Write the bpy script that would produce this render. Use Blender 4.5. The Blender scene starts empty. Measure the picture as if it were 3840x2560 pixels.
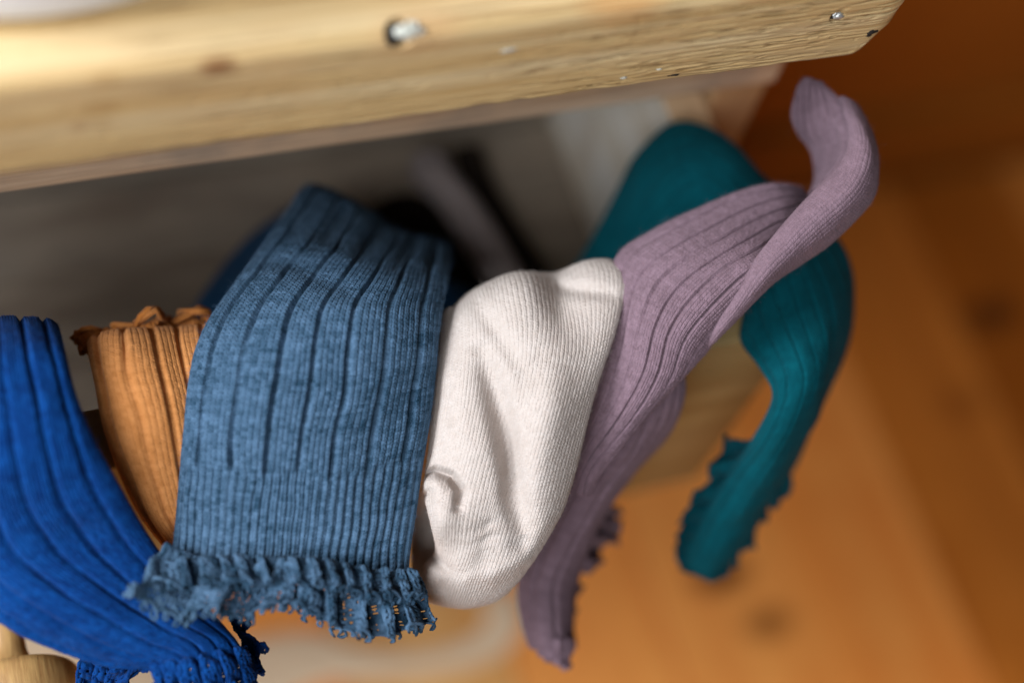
import bpy, math, random
import numpy as np
random.seed(7); RNG = np.random.default_rng(7)
S = bpy.context.scene
COL = S.collection
MM = 0.001

# ------------------------------------------------------------------ camera
pit, yaw, rol = [math.radians(a) for a in (59.4, 34.3, -19.6)]
cy_, sy_, cp_, sp_ = math.cos(yaw), math.sin(yaw), math.cos(pit), math.sin(pit)
FWD = np.array([sy_*cp_, cy_*cp_, -sp_]); R0 = np.array([cy_, -sy_, 0.0]); D0 = np.cross(FWD, R0)
cr_, sr_ = math.cos(rol), math.sin(rol)
RGT = cr_*R0 + sr_*D0; DWN = -sr_*R0 + cr_*D0
ROT = np.array([RGT, DWN, FWD])
CAM = np.array([-194.1, -175.1, 390.0])          # millimetres
FPX = 50/36*3840
cam_d = bpy.data.cameras.new('camera'); cam = bpy.data.objects.new('camera', cam_d); COL.objects.link(cam)
from mathutils import Matrix, Vector
m = Matrix.Identity(4)
for i in range(3):
    m[i][0] = RGT[i]; m[i][1] = -DWN[i]; m[i][2] = -FWD[i]; m[i][3] = CAM[i]*MM
cam.matrix_world = m
cam_d.lens = 50; cam_d.sensor_width = 36; cam_d.clip_start = 0.02; cam_d.clip_end = 50
cam_d.dof.use_dof = True; cam_d.dof.focus_distance = 0.438; cam_d.dof.aperture_fstop = 2.1
S.camera = cam

# ------------------------------------------------------------------ light
W = bpy.data.worlds.new('World'); S.world = W; W.use_nodes = True
bg = W.node_tree.nodes['Background']; bg.inputs[0].default_value = (1.0, 0.93, 0.84, 1); bg.inputs[1].default_value = 0.03
def area(name, loc, tgt, size, energy, col):
    d = bpy.data.lights.new(name, 'AREA'); d.shape = 'RECTANGLE'; d.size, d.size_y = size; d.energy = energy; d.color = col
    o = bpy.data.objects.new(name, d); COL.objects.link(o); o.location = loc
    o.rotation_euler = (Vector(tgt)-Vector(loc)).to_track_quat('-Z', 'Y').to_euler()
area('window_light', (-1.00, 0.12, 0.70), (-0.02, 0.0, -0.05), (0.55, 0.6), 25, (0.90, 0.95, 1.0))
area('front_fill_light', (-0.72, -0.72, 0.88), (-0.05, 0.0, -0.10), (0.6, 0.6), 13.5, (0.93, 0.96, 1.0))  # added fill for the front faces, no window known there
S.view_settings.view_transform = 'Standard'; S.view_settings.look = 'None'; S.view_settings.exposure = 0.15

# ------------------------------------------------------------------ helpers
def tag(o, label=None, cat=None, group=None, kind=None):
    if label: o['label'] = label
    if cat: o['category'] = cat
    if group: o['group'] = group
    if kind: o['kind'] = kind
    return o
def empty(name, loc=(0, 0, 0)):
    o = bpy.data.objects.new(name, None); COL.objects.link(o); o.location = [c*MM for c in loc]; o.empty_display_size = 0.01; return o
def link(name, me, mat=None, parent=None):
    if mat: me.materials.append(mat)
    o = bpy.data.objects.new(name, me); COL.objects.link(o)
    if parent is not None:
        o.parent = parent; o.matrix_parent_inverse = Matrix.Translation(-Vector(rootloc(parent)))
    return o
def rootloc(p):
    return p.location if p.type == 'EMPTY' else Vector((0, 0, 0))
def mesh_np(name, V, F4, attrs=None, smooth=True):
    """V (n,3) in mm, F4 (m,4) quads"""
    me = bpy.data.meshes.new(name)
    V = np.asarray(V, dtype=np.float32)*MM; F4 = np.asarray(F4, dtype=np.int32)
    k = F4.shape[1]
    me.vertices.add(len(V)); me.vertices.foreach_set('co', V.ravel())
    me.loops.add(F4.size); me.loops.foreach_set('vertex_index', F4.ravel())
    me.polygons.add(len(F4)); me.polygons.foreach_set('loop_start', np.arange(0, F4.size, k, dtype=np.int32))
    me.polygons.foreach_set('use_smooth', np.full(len(F4), smooth))
    me.update(calc_edges=True)
    for an, arr in (attrs or {}).items():
        a = me.attributes.new(an, 'FLOAT', 'POINT'); a.data.foreach_set('value', np.asarray(arr, dtype=np.float32).ravel())
    return me
def grid_faces(nr, nc, off=0, flip=False):
    i = np.arange(nr-1)[:, None]*nc + np.arange(nc-1)[None, :] + off
    f = np.stack([i, i+1, i+nc+1, i+nc], -1).reshape(-1, 4)
    return f[:, ::-1] if flip else f
def vnoise(x, y, seed=0):
    """smooth value noise, -1..1"""
    r = np.random.default_rng(seed).random((128, 128))*2-1
    xi = np.floor(x).astype(int); yi = np.floor(y).astype(int); fx = x-xi; fy = y-yi
    fx = fx*fx*(3-2*fx); fy = fy*fy*(3-2*fy)
    g = lambda a, b: r[a % 128, b % 128]
    return (g(xi, yi)*(1-fx)+g(xi+1, yi)*fx)*(1-fy) + (g(xi, yi+1)*(1-fx)+g(xi+1, yi+1)*fx)*fy
def hash2(a, b, seed=0):
    r = np.random.default_rng(seed+900).random((256, 256))*2-1
    return r[a.astype(int) % 256, b.astype(int) % 256]
def P(a):
    """(px, py, depth mm) measured on the photograph -> room coordinates in mm"""
    a = np.asarray(a, dtype=float)
    return CAM + (((a[..., 0:1]-1920)/FPX)*RGT + ((a[..., 1:2]-1280)/FPX)*DWN + FWD)*a[..., 2:3]*1.01
def proj(V):
    c = (V-CAM) @ ROT.T
    return 1920+FPX*c[..., 0]/c[..., 2], 1280+FPX*c[..., 1]/c[..., 2]
def catmull(A, t):
    """A (n,...) ; t values in 0..n-1"""
    n = len(A); E = np.concatenate([2*A[:1]-A[1:2], A, 2*A[-1:]-A[-2:-1]])
    i = np.clip(np.floor(t).astype(int), 0, n-2); f = (t-i).reshape((-1,)+(1,)*(A.ndim-1))
    p0, p1, p2, p3 = E[i], E[i+1], E[i+2], E[i+3]
    return 0.5*((2*p1)+(-p0+p2)*f+(2*p0-5*p1+4*p2-p3)*f**2+(-p0+3*p1-3*p2+p3)*f**3)
def normals(B):
    du = np.gradient(B, axis=1); dv = np.gradient(B, axis=0)
    n = np.cross(du, dv); n /= np.linalg.norm(n, axis=-1, keepdims=True)+1e-9
    s = np.sign(np.sum(n*(CAM-B), -1).mean()); return n*s, s

# ------------------------------------------------------------------ materials
def nt(name):
    m = bpy.data.materials.new(name); m.use_nodes = True; t = m.node_tree
    return m, t, t.nodes['Principled BSDF']
def node(t, kind, ins=None, **kw):
    n = t.nodes.new(kind)
    for k, v in kw.items(): setattr(n, k, v)
    for k, v in (ins or {}).items():
        if isinstance(v, bpy.types.NodeSocket): t.links.new(v, n.inputs[k])
        else: n.inputs[k].default_value = v
    return n
def mixc(t, f, a, b, mode='MIX'):
    n = t.nodes.new('ShaderNodeMix'); n.data_type = 'RGBA'; n.blend_type = mode
    for k, v in ((0, f), (6, a), (7, b)):
        if isinstance(v, bpy.types.NodeSocket): t.links.new(v, n.inputs[k])
        else: n.inputs[k].default_value = (tuple(v)+(1,)) if isinstance(v, (tuple, list)) and len(v) == 3 else v
    return n.outputs[2]
def math_(t, op, a, b=0.0):
    n = t.nodes.new('ShaderNodeMath'); n.operation = op
    for k, v in ((0, a), (1, b)):
        if isinstance(v, bpy.types.NodeSocket): t.links.new(v, n.inputs[k])
        else: n.inputs[k].default_value = v
    return n.outputs[0]
def ramp(t, f, stops):
    n = t.nodes.new('ShaderNodeValToRGB'); t.links.new(f, n.inputs[0]); e = n.color_ramp.elements
    while len(e) < len(stops): e.new(0.5)
    for x, (p, c) in zip(e, stops): x.position = p; x.color = tuple(c)+(1,) if len(c) == 3 else c
    return n.outputs[0]

def yarn_mat(name, dark, light, sheen=0.35, melange=1.0):
    m, t, b = nt(name)
    at = node(t, 'ShaderNodeAttribute', attribute_name='yarn')
    tc = node(t, 'ShaderNodeTexCoord')
    n = node(t, 'ShaderNodeTexNoise', {'Vector': tc.outputs['Object'], 'Scale': 2600.0, 'Detail': 3.0})
    f = math_(t, 'ADD', at.outputs['Fac'], math_(t, 'MULTIPLY', math_(t, 'SUBTRACT', n.outputs[0], 0.5), 0.9*melange))
    c = mixc(t, math_(t, 'MAXIMUM', math_(t, 'MINIMUM', f, 1.0), 0.0), dark, light)
    t.links.new(c, b.inputs['Base Color'])
    b.inputs['Roughness'].default_value = 0.92; b.inputs['Specular IOR Level'].default_value = 0.06
    b.inputs['Sheen Weight'].default_value = sheen; b.inputs['Sheen Roughness'].default_value = 0.4
    t.links.new(mixc(t, 0.5, light, (1, 1, 1)), b.inputs['Sheen Tint'])
    bp = node(t, 'ShaderNodeBump', {'Height': n.outputs[0], 'Strength': 0.8, 'Distance': 0.0004}); t.links.new(bp.outputs[0], b.inputs['Normal'])
    return m

def wood_mat(name, base, dark, pale, grain=(10, 260, 260), rough=0.5, knots=(), bump=0.3, stain=None, coat=0.0, ringmix=0.5, dirt=0.0, spec=0.35):
    """long grain along local X; knots = (x, y, z, radius mm, strength)"""
    m, t, b = nt(name)
    tc = node(t, 'ShaderNodeTexCoord'); oi = node(t, 'ShaderNodeObjectInfo')
    sc = node(t, 'ShaderNodeVectorMath', {0: (31.0, 17.0, 5.0)}, operation='SCALE'); t.links.new(oi.outputs['Random'], sc.inputs['Scale'])
    def mapped(k):
        q = node(t, 'ShaderNodeMapping', {'Vector': tc.outputs['Object'], 'Scale': tuple(s*k for s in grain)})
        return node(t, 'ShaderNodeVectorMath', {0: q.outputs[0], 1: sc.outputs[0]}, operation='ADD')
    mp = mapped(1.0)
    warp = node(t, 'ShaderNodeTexNoise', {'Vector': tc.outputs['Object'], 'Scale': 9.0, 'Detail': 2.0})
    wv = node(t, 'ShaderNodeVectorMath', {0: warp.outputs['Color'], 1: (0.0, 2.2, 2.2)}, operation='MULTIPLY')
    ad = node(t, 'ShaderNodeVectorMath', {0: mp.outputs[0], 1: wv.outputs[0]}, operation='ADD')
    g1 = node(t, 'ShaderNodeTexNoise', {'Vector': ad.outputs[0], 'Scale': 1.0, 'Detail': 6.0, 'Roughness': 0.6})
    mp2 = mapped(0.16)
    g2 = node(t, 'ShaderNodeTexNoise', {'Vector': mp2.outputs[0], 'Scale': 1.0, 'Detail': 3.0})
    f = ramp(t, g1.outputs[0], [(0.33, (0, 0, 0)), (0.62, (1, 1, 1))])
    c = mixc(t, f, dark, base)
    c = mixc(t, ramp(t, g2.outputs[0], [(0.40, (0, 0, 0)), (0.66, (1, 1, 1))]), c, mixc(t, ringmix, c, pale))
    hgt = g1.outputs[0]
    if stain:
        s = node(t, 'ShaderNodeTexNoise', {'Vector': tc.outputs['Object'], 'Scale': stain[1], 'Detail': 4.0})
        c = mixc(t, ramp(t, s.outputs[0], [(0.48, (0, 0, 0)), (0.66, (1, 1, 1))]), c, mixc(t, stain[2], c, stain[0]))
    if dirt:
        ga = node(t, 'ShaderNodeAttribute', attribute_name='grime'); c = mixc(t, math_(t, 'MINIMUM', ga.outputs['Fac'], 0.85), c, (0.13, 0.06, 0.018))
        mp3 = node(t, 'ShaderNodeMapping', {'Vector': ad.outputs[0], 'Scale': (0.9, 1.1, 1.1)})
        g3 = node(t, 'ShaderNodeTexNoise', {'Vector': mp3.outputs[0], 'Scale': 1.0, 'Detail': 4.0})
        zn = node(t, 'ShaderNodeTexNoise', {'Vector': tc.outputs['Object'], 'Scale': 26.0, 'Detail': 2.0})
        dm = math_(t, 'MULTIPLY', ramp(t, g3.outputs[0], [(0.56, (0, 0, 0)), (0.64, (1, 1, 1))]), ramp(t, zn.outputs[0], [(0.42, (0, 0, 0)), (0.62, (1, 1, 1))]))
        c = mixc(t, math_(t, 'MULTIPLY', dm, dirt), c, (0.16, 0.075, 0.02))
    for (x, y, z, r, st, kc) in knots:
        d = node(t, 'ShaderNodeVectorMath', {0: tc.outputs['Object'], 1: (x*MM, y*MM, z*MM)}, operation='SUBTRACT')
        q = node(t, 'ShaderNodeVectorMath', {0: d.outputs[0], 1: (0.6, 1.0, 1.0)}, operation='MULTIPLY')
        l = node(t, 'ShaderNodeVectorMath', {0: q.outputs[0]}, operation='LENGTH')
        w_ = math_(t, 'ADD', l.outputs['Value'], math_(t, 'MULTIPLY', math_(t, 'SUBTRACT', g2.outputs[0], 0.5), r*MM*0.6))
        k = math_(t, 'DIVIDE', w_, r*MM)
        kk = ramp(t, k, [(0.35, (st, st, st)), (1.0, (0, 0, 0))])
        c = mixc(t, kk, c, kc)
    t.links.new(c, b.inputs['Base Color']); b.inputs['Roughness'].default_value = rough
    b.inputs['Specular IOR Level'].default_value = spec
    b.inputs['Coat Weight'].default_value = coat; b.inputs['Coat Roughness'].default_value = 0.35
    bp = node(t, 'ShaderNodeBump', {'Height': hgt, 'Strength': bump, 'Distance': 0.0006}); t.links.new(bp.outputs[0], b.inputs['Normal'])
    return m
def plain(name, col, rough=0.6, scale=300, var=0.12):
    m, t, b = nt(name); tc = node(t, 'ShaderNodeTexCoord')
    n = node(t, 'ShaderNodeTexNoise', {'Vector': tc.outputs['Object'], 'Scale': float(scale), 'Detail': 4.0})
    c = mixc(t, n.outputs[0], tuple(x*(1-var) for x in col), tuple(min(1, x*(1+var)) for x in col))
    t.links.new(c, b.inputs['Base Color']); b.inputs['Roughness'].default_value = rough
    bp = node(t, 'ShaderNodeBump', {'Height': n.outputs[0], 'Strength': 0.15, 'Distance': 0.0004}); t.links.new(bp.outputs[0], b.inputs['Normal'])
    return m

PINE = wood_mat('old_pine', (0.60, 0.43, 0.205), (0.50, 0.325, 0.13), (0.70, 0.58, 0.36), grain=(14, 900, 900), rough=0.6, bump=0.5,
    knots=[(-147.7, 61.4, 95.7, 4.0, 0.8, (0.20, 0.07, 0.02)), (-175.6, 61.4, 96.0, 3.4, 0.35, (0.36, 0.19, 0.06)), (-177.5, 61.4, 86.0, 3.6, 0.4, (0.36, 0.19, 0.06)), (-178.5, 61.4, 79.0, 2.8, 0.3, (0.36, 0.19, 0.06)), (-183.9, 61.4, 79.2, 2.2, 0.45, (0.30, 0.14, 0.06)), (9.6, 57.5, 100.4, 8.0, 0.8, (0.42, 0.15, 0.03)), (-33.7, 63.1, 100.4, 10.0, 0.5, (0.55, 0.26, 0.08)), (-93.6, 62.4, 98.6, 10.0, 0.3, (0.55, 0.28, 0.12))],
    stain=((0.60, 0.30, 0.12), 11.0, 0.18), dirt=0.8)
RAILW = wood_mat('weathered_pine', (0.62, 0.40, 0.24), (0.36, 0.20, 0.11), (0.72, 0.56, 0.42), grain=(18, 700, 700), rough=0.7, bump=0.6, stain=((0.25, 0.2, 0.16), 30.0, 0.5))
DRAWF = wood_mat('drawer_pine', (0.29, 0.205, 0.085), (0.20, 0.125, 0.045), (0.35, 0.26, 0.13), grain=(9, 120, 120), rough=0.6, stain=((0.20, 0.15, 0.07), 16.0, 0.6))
DRAWI = wood_mat('drawer_inside_wood', (0.25, 0.20, 0.15), (0.15, 0.11, 0.08), (0.30, 0.27, 0.22), grain=(9, 60, 60), rough=0.8, stain=((0.14, 0.12, 0.10), 14.0, 0.6))
SIDEW = wood_mat('drawer_side_wood', (0.78, 0.75, 0.68), (0.60, 0.50, 0.36), (0.84, 0.82, 0.78), grain=(60, 9, 200), rough=0.75, stain=((0.50, 0.36, 0.22), 18.0, 0.6))
SIDET = wood_mat('drawer_side_edge_wood', (0.62, 0.40, 0.22), (0.5, 0.28, 0.12), (0.7, 0.5, 0.32), grain=(60, 9, 200), rough=0.7)
LEGW = wood_mat('leg_pine', (0.46, 0.27, 0.12), (0.30, 0.15, 0.06), (0.62, 0.42, 0.22), grain=(200, 200, 10), rough=0.6, stain=((0.25, 0.13, 0.07), 25.0, 0.7))
KNOBW = wood_mat('knob_beech', (0.40, 0.235, 0.085), (0.22, 0.10, 0.03), (0.50, 0.32, 0.14), grain=(700, 60, 90), rough=0.4, bump=0.4)
FLOORW = [wood_mat('orange_floor_pine_%s' % n, c1, c2, c3, grain=(40, 2.5, 40), rough=0.6, bump=0.1, spec=0.12,
    knots=kn, ringmix=0.5) for n, c1, c2, c3, kn in (
    ('warm', (0.94, 0.35, 0.07), (0.76, 0.205, 0.026), (0.95, 0.45, 0.13), [(169, 43, -450, 17, 1.0, (0.12, 0.025, 0.004)), (188, 5, -450, 15, 0.75, (0.2, 0.06, 0.01)), (-10, 30, -450, 60, 0.3, (0.62, 0.20, 0.05))]),
    ('dimmed', (0.38, 0.10, 0.008), (0.26, 0.06, 0.004), (0.46, 0.15, 0.02), [(449, 182, -450, 20, 0.8, (0.06, 0.018, 0.006))]),  # darkened board tone carries the light falloff in its colour
    ('mid', (0.62, 0.20, 0.028), (0.44, 0.12, 0.012), (0.70, 0.28, 0.06), [(392, 120, -450, 16, 0.5, (0.25, 0.07, 0.01))]),  # in-between tone of the same painted falloff
    ('pale', (0.80, 0.42, 0.14), (0.66, 0.30, 0.08), (0.85, 0.55, 0.24), [(60, -40, -450, 30, 0.5, (0.7, 0.2, 0.04))]))]
WALLW = wood_mat('wall_panel_wood', (0.36, 0.105, 0.010), (0.28, 0.075, 0.006), (0.40, 0.13, 0.018), grain=(3, 30, 30), rough=0.6, spec=0.15)
DARK = plain('gap_filler', (0.012, 0.008, 0.006), 0.9)
NAIL = plain('nail_metal', (0.55, 0.56, 0.55), 0.35); NAIL.node_tree.nodes['Principled BSDF'].inputs['Metallic'].default_value = 0.6
PUTTY = plain('white_putty', (0.52, 0.53, 0.47), 0.7, 900, 0.25)
CERAM = plain('white_glaze', (0.74, 0.76, 0.80), 0.3, 40, 0.03)
PALE_TAN = plain('pale_tan', (0.80, 0.62, 0.42), 0.9, 60, 0.10)

# ------------------------------------------------------------------ wooden bodies
def box(name, lo, hi, mat, parent=None, bev=1.2, seg=2):
    x0, y0, z0 = lo; x1, y1, z1 = hi
    V = [(x, y, z) for x in (x0, x1) for y in (y0, y1) for z in (z0, z1)]
    F = [(0, 1, 3, 2), (4, 6, 7, 5), (0, 4, 5, 1), (2, 3, 7, 6), (0, 2, 6, 4), (1, 5, 7, 3)]
    me = mesh_np(name, V, F, smooth=False)
    o = link(name, me, mat, parent)
    if bev:
        b = o.modifiers.new('bevel', 'BEVEL'); b.width = bev*MM; b.segments = seg; b.limit_method = 'ANGLE'
    return o

# floor: boards run away from the table front
floor = mesh_np('floor', [(-1600, -1400, -462), (1900, -1400, -462), (1900, 330, -462), (-1600, 330, -462)], [(0, 1, 2, 3)], smooth=False)
floor = tag(link('floor', floor, DARK), kind='structure')
order = {0: 2, 1: 0, 2: 1, 3: 1, 4: 1}
me0 = {}
for i in range(-9, 14):
    x0 = 20 + i*100
    k = {-4: 3, -3: 3, -2: 0, -1: 3, 0: 0, 1: 0, 2: 0, 3: 2, 4: 1, 5: 2}.get(i, i % 3)  # boards darken to the right: light falloff put into their colour
    lift = 0.6*math.sin(i*2.3)
    box('floor_board', (x0+0.8, -1400, -461), (x0+99.2, 309, -450+lift-0.6), FLOORW[k], floor, 1.0, 1)
wall = box('wall', (-1600, 330, -470), (1900, 350, 1200), WALLW, None, 0); tag(wall, kind='structure')
for i in range(0, 5):
    box('wall_panel', (-1600, 324.0+0.5*(i % 2), -372+i*290), (1900, 330, -372+i*290+288.5), WALLW, wall, 1.5, 1)
box('skirting_board', (-1600, 310, -449), (1900, 329, -374), WALLW, wall, 3, 2)

table = empty('bedside_table', (-220, 290, -450))
tag(table, 'old pine bedside table with thick worn top and its sock drawer pulled open', 'table')

# --- top plank: dense front skin with real grooves, dents and a broken edge
def plank():
    X0, X1 = -520.0, 74.0
    # profile going from underside, up the front face, over the arris, back on top
    prof = []
    for a in np.linspace(0, math.pi/2, 6): prof.append((70+2.0-2.0*math.sin(a), 50.5+2.0-2.0*math.cos(a)))
    for z in np.linspace(52.7, 84.0, 115): prof.append((70.0, z))
    for a in np.linspace(0.05, math.pi/2, 26): prof.append((76-6*math.cos(a), 84+6*math.sin(a)))
    for y in np.linspace(76.6, 150, 60): prof.append((y, 90.0))
    prof = [(470.0, 50.5), (80.0, 50.5)] + prof + [(200.0, 90.0), (470.0, 90.0)]
    prof = np.array(prof)
    xs = np.concatenate([np.linspace(X0, -120, 400, endpoint=False), np.linspace(-120, X1, 560)])
    n, k = len(xs), len(prof)
    V = np.zeros((n, k, 3)); V[..., 0] = xs[:, None]; V[..., 1] = prof[None, :, 0]; V[..., 2] = prof[None, :, 1]
    s = np.concatenate([[0], np.cumsum(np.hypot(*np.diff(prof, axis=0).T))])
    Sx = np.broadcast_to(xs[:, None], (n, k)); Sv = np.broadcast_to(s[None, :], (n, k))
    warp = 0.7*vnoise(Sx/40, Sv/12, 3)
    g = vnoise(Sx/24, (Sv+warp)/0.75, 1); g2 = vnoise(Sx/9, (Sv+warp)/0.45, 2)
    zone = np.clip(0.55+0.9*vnoise(Sx/45+3.3, Sv/9, 5), 0, 1)
    crack = np.clip(g-0.35, 0, 1)*zone*0.6 + np.clip(g2-0.55, 0, 1)*0.4*zone
    crack += 0.10*vnoise(Sx/30, Sv/2.2, 8)
    dep = crack.copy()
    r = np.random.default_rng(11)
    for _ in range(170):          # dents and nicks
        cx = r.uniform(-200, 68); cs = r.uniform(s[3], s[-3]); w = r.uniform(0.3, 2.0); h = r.uniform(0.25, 0.7); A = r.uniform(0.15, 0.5)
        ang = r.uniform(-0.7, 0.7)
        dx = (Sx-cx)*math.cos(ang)+(Sv-cs)*math.sin(ang); dy = -(Sx-cx)*math.sin(ang)+(Sv-cs)*math.cos(ang)
        dep += A*np.exp(-(dx/w)**2-(dy/h)**2)
    grime = np.clip(dep-0.25, 0, 1)*0.6
    for _ in range(260):
        cx = r.uniform(-150, 70) if r.random() < 0.35 else r.uniform(-55, 70); cs = r.uniform(s[7], s[122]); ln = r.uniform(1.5, 11); th = r.uniform(0.16, 0.34)
        cc = cs+0.5*vnoise((Sx-cx)/7+cx, Sx*0+cs, 33)+0.02*(Sx-cx)*r.uniform(-1, 1)
        q = np.exp(-((Sv-cc)/th)**2)*np.clip(1-((Sx-cx)/ln)**2, 0, 1)
        dep += q*r.uniform(0.3, 0.8); grime = np.maximum(grime, q*r.uniform(0.25, 1.0))
    # lower arris worn and nibbled
    edge = np.exp(-((Sv-s[5])/2.2)**2)*np.clip(0.3+1.0*vnoise(Sx/6, Sv*0, 21), 0, 2)*0.35
    dep += edge
    # screw hole
    yh, zh = 74.5, 90.0
    front = np.zeros_like(V); 
    d = np.gradient(prof, axis=0); nn = np.stack([-d[:, 1], d[:, 0]], -1); nn /= np.linalg.norm(nn, axis=1, keepdims=True)+1e-9
    mask = np.ones(k); mask[:2] = 0; mask[-2:] = 0
    V[..., 1] -= dep*mask*nn[None, :, 0]; V[..., 2] -= dep*mask*nn[None, :, 1]
    # screw hole cone, big one near the arris and a small one near the corner
    for (hx, hy, hz, hr, hd) in HOLES:
        dd = np.sqrt((V[..., 0]-hx)**2+(V[..., 1]-hy)**2+(V[..., 2]-hz)**2)
        q = np.clip(1-(dd/hr)**4, 0, 1)*hd
        V[..., 1] += q*0.8*mask; V[..., 2] -= q*0.6*mask
    # rounded right end
    ex = np.clip((V[..., 0]-(X1-14))/14, 0, 1)
    # lower corner and vertical corner rounding
    cz = np.clip((52.5+10-V[..., 2])/12, 0, 1)
    V[..., 0] -= ex**1.5*cz*7.0
    V[..., 2] += (ex**2.2)*cz*8.0
    V[..., 1] += (ex**4)*3.5*np.clip((90-V[..., 1])/20, 0, 1)
    V[..., 0] += 0.8*vnoise(V[..., 2]/4, V[..., 1]/4, 9)*ex
    V = CAM + (V-CAM)*PK
    F = grid_faces(n, k)
    # end cap fan strip
    VV = V.reshape(-1, 3); c = VV[(n-1)*k:(n)*k].mean(0)+np.array([0.5, 0, 0])
    ring = np.arange((n-1)*k, n*k)
    inner = VV[ring]*0.94+c*0.06+np.array([1.2, 0, 0]); inner2 = np.repeat(c[None]+np.array([1.0, 0, 0]), k, 0)
    base = len(VV); VV = np.concatenate([VV, inner, inner2])
    cap = [(ring[j], ring[j+1], base+j+1, base+j) for j in range(k-1)] + [(base+j, base+j+1, base+k+j+1, base+k+j) for j in range(k-1)]
    gr = np.zeros(len(VV)); gr[:n*k] = (grime*mask).ravel()
    me = mesh_np('table_top', VV, np.concatenate([F, np.array(cap)]), {'grime': gr})
    return link('table_top', me, PINE, table)
PK = 0.965
HOLES = [(-95.5, 71.5, 87.9, 4.4, 4.5), (48.2, 70.0, 72.0, 2.6, 1.6)]
top = plank()

def blob(name, c, r, mat, parent, seed=0, rough=0.25, sub=14):
    th = np.linspace(0, math.pi, sub); ph = np.linspace(0, 2*math.pi, sub*2, endpoint=True)
    T, Q = np.meshgrid(th, ph, indexing='ij')
    k = 1+rough*vnoise(T*2.2+seed, np.minimum(Q, 2*math.pi-Q)*1.7, seed+40)
    V = np.stack([c[0]+r[0]*k*np.sin(T)*np.cos(Q), c[1]+r[1]*k*np.sin(T)*np.sin(Q), c[2]+r[2]*k*np.cos(T)], -1)
    return link(name, mesh_np(name, V.reshape(-1, 3), grid_faces(*T.shape)), mat, parent)
def pblob(name, c, r, *a):
    c = CAM + (np.array(c)-CAM)*PK
    return blob(name, tuple(c), r, *a)
pblob('screw_hole', (-97.4, 73.6, 85.4), (4.9, 3.0, 2.7), DARK, top, 1, 0.1)
pblob('wood_filler', (-92.4, 72.2, 87.9), (3.6, 2.2, 2.1), PUTTY, top, 2, 0.45, 20)
pblob('nail_head', (48.8, 70.6, 72.2), (2.1, 0.9, 1.1), NAIL, top, 3, 0.4)
pblob('screw_hole', (47.3, 70.9, 71.9), (2.0, 0.8, 1.0), DARK, top, 5, 0.3)
for i, (x, z, r) in enumerate([(-9.0, 57.8, 0.5), (-62.0, 76.6, 1.4), (-20.5, 55.9, 0.6)]):
    pblob('paint_fleck', (x, 70.05, z), (r*1.9, 0.3, r*0.5), PUTTY, top, 10+i, 0.45, 9)
pblob('dark_chip', (65.5, 71.3, 61.2), (2.4, 1.4, 2.4), DARK, top, 31, 0.3)
pblob('dark_chip', (-2.5, 70.8, 53.6), (2.6, 0.8, 0.6), DARK, top, 32, 0.4)

box('rail', (-515, 104.5, -7.0), (70, 126, 61.9), RAILW, table, 1.2, 2)
for x, y in ((48, 108), (48, 440), (-515, 440), (-515, 108)):
    box('leg', (x, y, -450), (x+22.5, y+24, 61.8), LEGW, table, 1.5, 2)
box('side_apron', (56, 132, -165), (68, 440, 61.8), LEGW, table, 1)
box('back_apron', (-490, 446, -165), (48, 460, 61.8), LEGW, table, 1)
box('dust_panel', (-490, 150, -172), (55, 440, -166), DRAWI, table, 0.5)

# --- the drawer (a part of the table) with its boards as sub-parts
ZR, YF, XR = -19.5, 8.8, 46.9
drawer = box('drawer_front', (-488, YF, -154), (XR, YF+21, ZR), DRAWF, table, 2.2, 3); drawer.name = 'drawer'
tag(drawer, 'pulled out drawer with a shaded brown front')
def dchild(name, lo, hi, mat, bev=0.8):
    return box(name, lo, hi, mat, drawer, bev, 2)
dchild('side_board', (30.8, YF+21.1, -153), (XR-0.3, 206, ZR-1.5), SIDEW)
dchild('side_board', (-488, YF+21.1, -153), (-472.2, 206, ZR-1.5), SIDEW)
dchild('side_edge', (30.9, YF+21.2, ZR-1.45), (XR-0.4, 206, ZR-0.9), SIDET, 0)
for k in range(4):
    y0 = YF+21.2+k*38.9
    dchild('bottom_board', (-472, y0+0.3, -134+0.3*(k % 2)), (30.5, y0+38.5, -128+0.3*(k % 2)), DRAWI)
dchild('back_board', (-472, 186, -134), (30.5, 198, -34), DRAWI)
blob('nail_head', (38.8, 96, ZR-0.8), (2.6, 2.6, 0.6), NAIL, drawer, 51, 0.1)
# knob: turned on an axis pointing out of the drawer front
def knob(c, scale=1.0):
    prof = [(0, 9.5), (-2, 9.0), (-6, 6.8), (-12, 6.0), (-17, 6.6), (-20, 9), (-21.5, 14), (-22.5, 18), (-25, 20.6), (-29, 21.2), (-33, 20.0), (-37, 16.5), (-39.5, 10), (-40.3, 4), (-40.5, 0.01)]
    p = catmull(np.array(prof, float), np.linspace(0, len(prof)-1, 90)); p[:, 1] = np.maximum(p[:, 1], 0.01)
    a = np.linspace(0, 2*math.pi, 73)
    V = np.stack([c[0]+scale*p[:, 1][:, None]*np.cos(a), c[1]+scale*p[:, 0][:, None]+0*a, c[2]+scale*p[:, 1][:, None]*np.sin(a)], -1)
    return link('knob', mesh_np('knob', V.reshape(-1, 3), grid_faces(90, 73)), KNOBW, drawer)
knob((-234.0, YF-13.5, -84.0), 1.0)
box('knob_collar', (-243, YF-14, -93), (-225, YF+1, -75), KNOBW, drawer, 4, 4)

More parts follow.
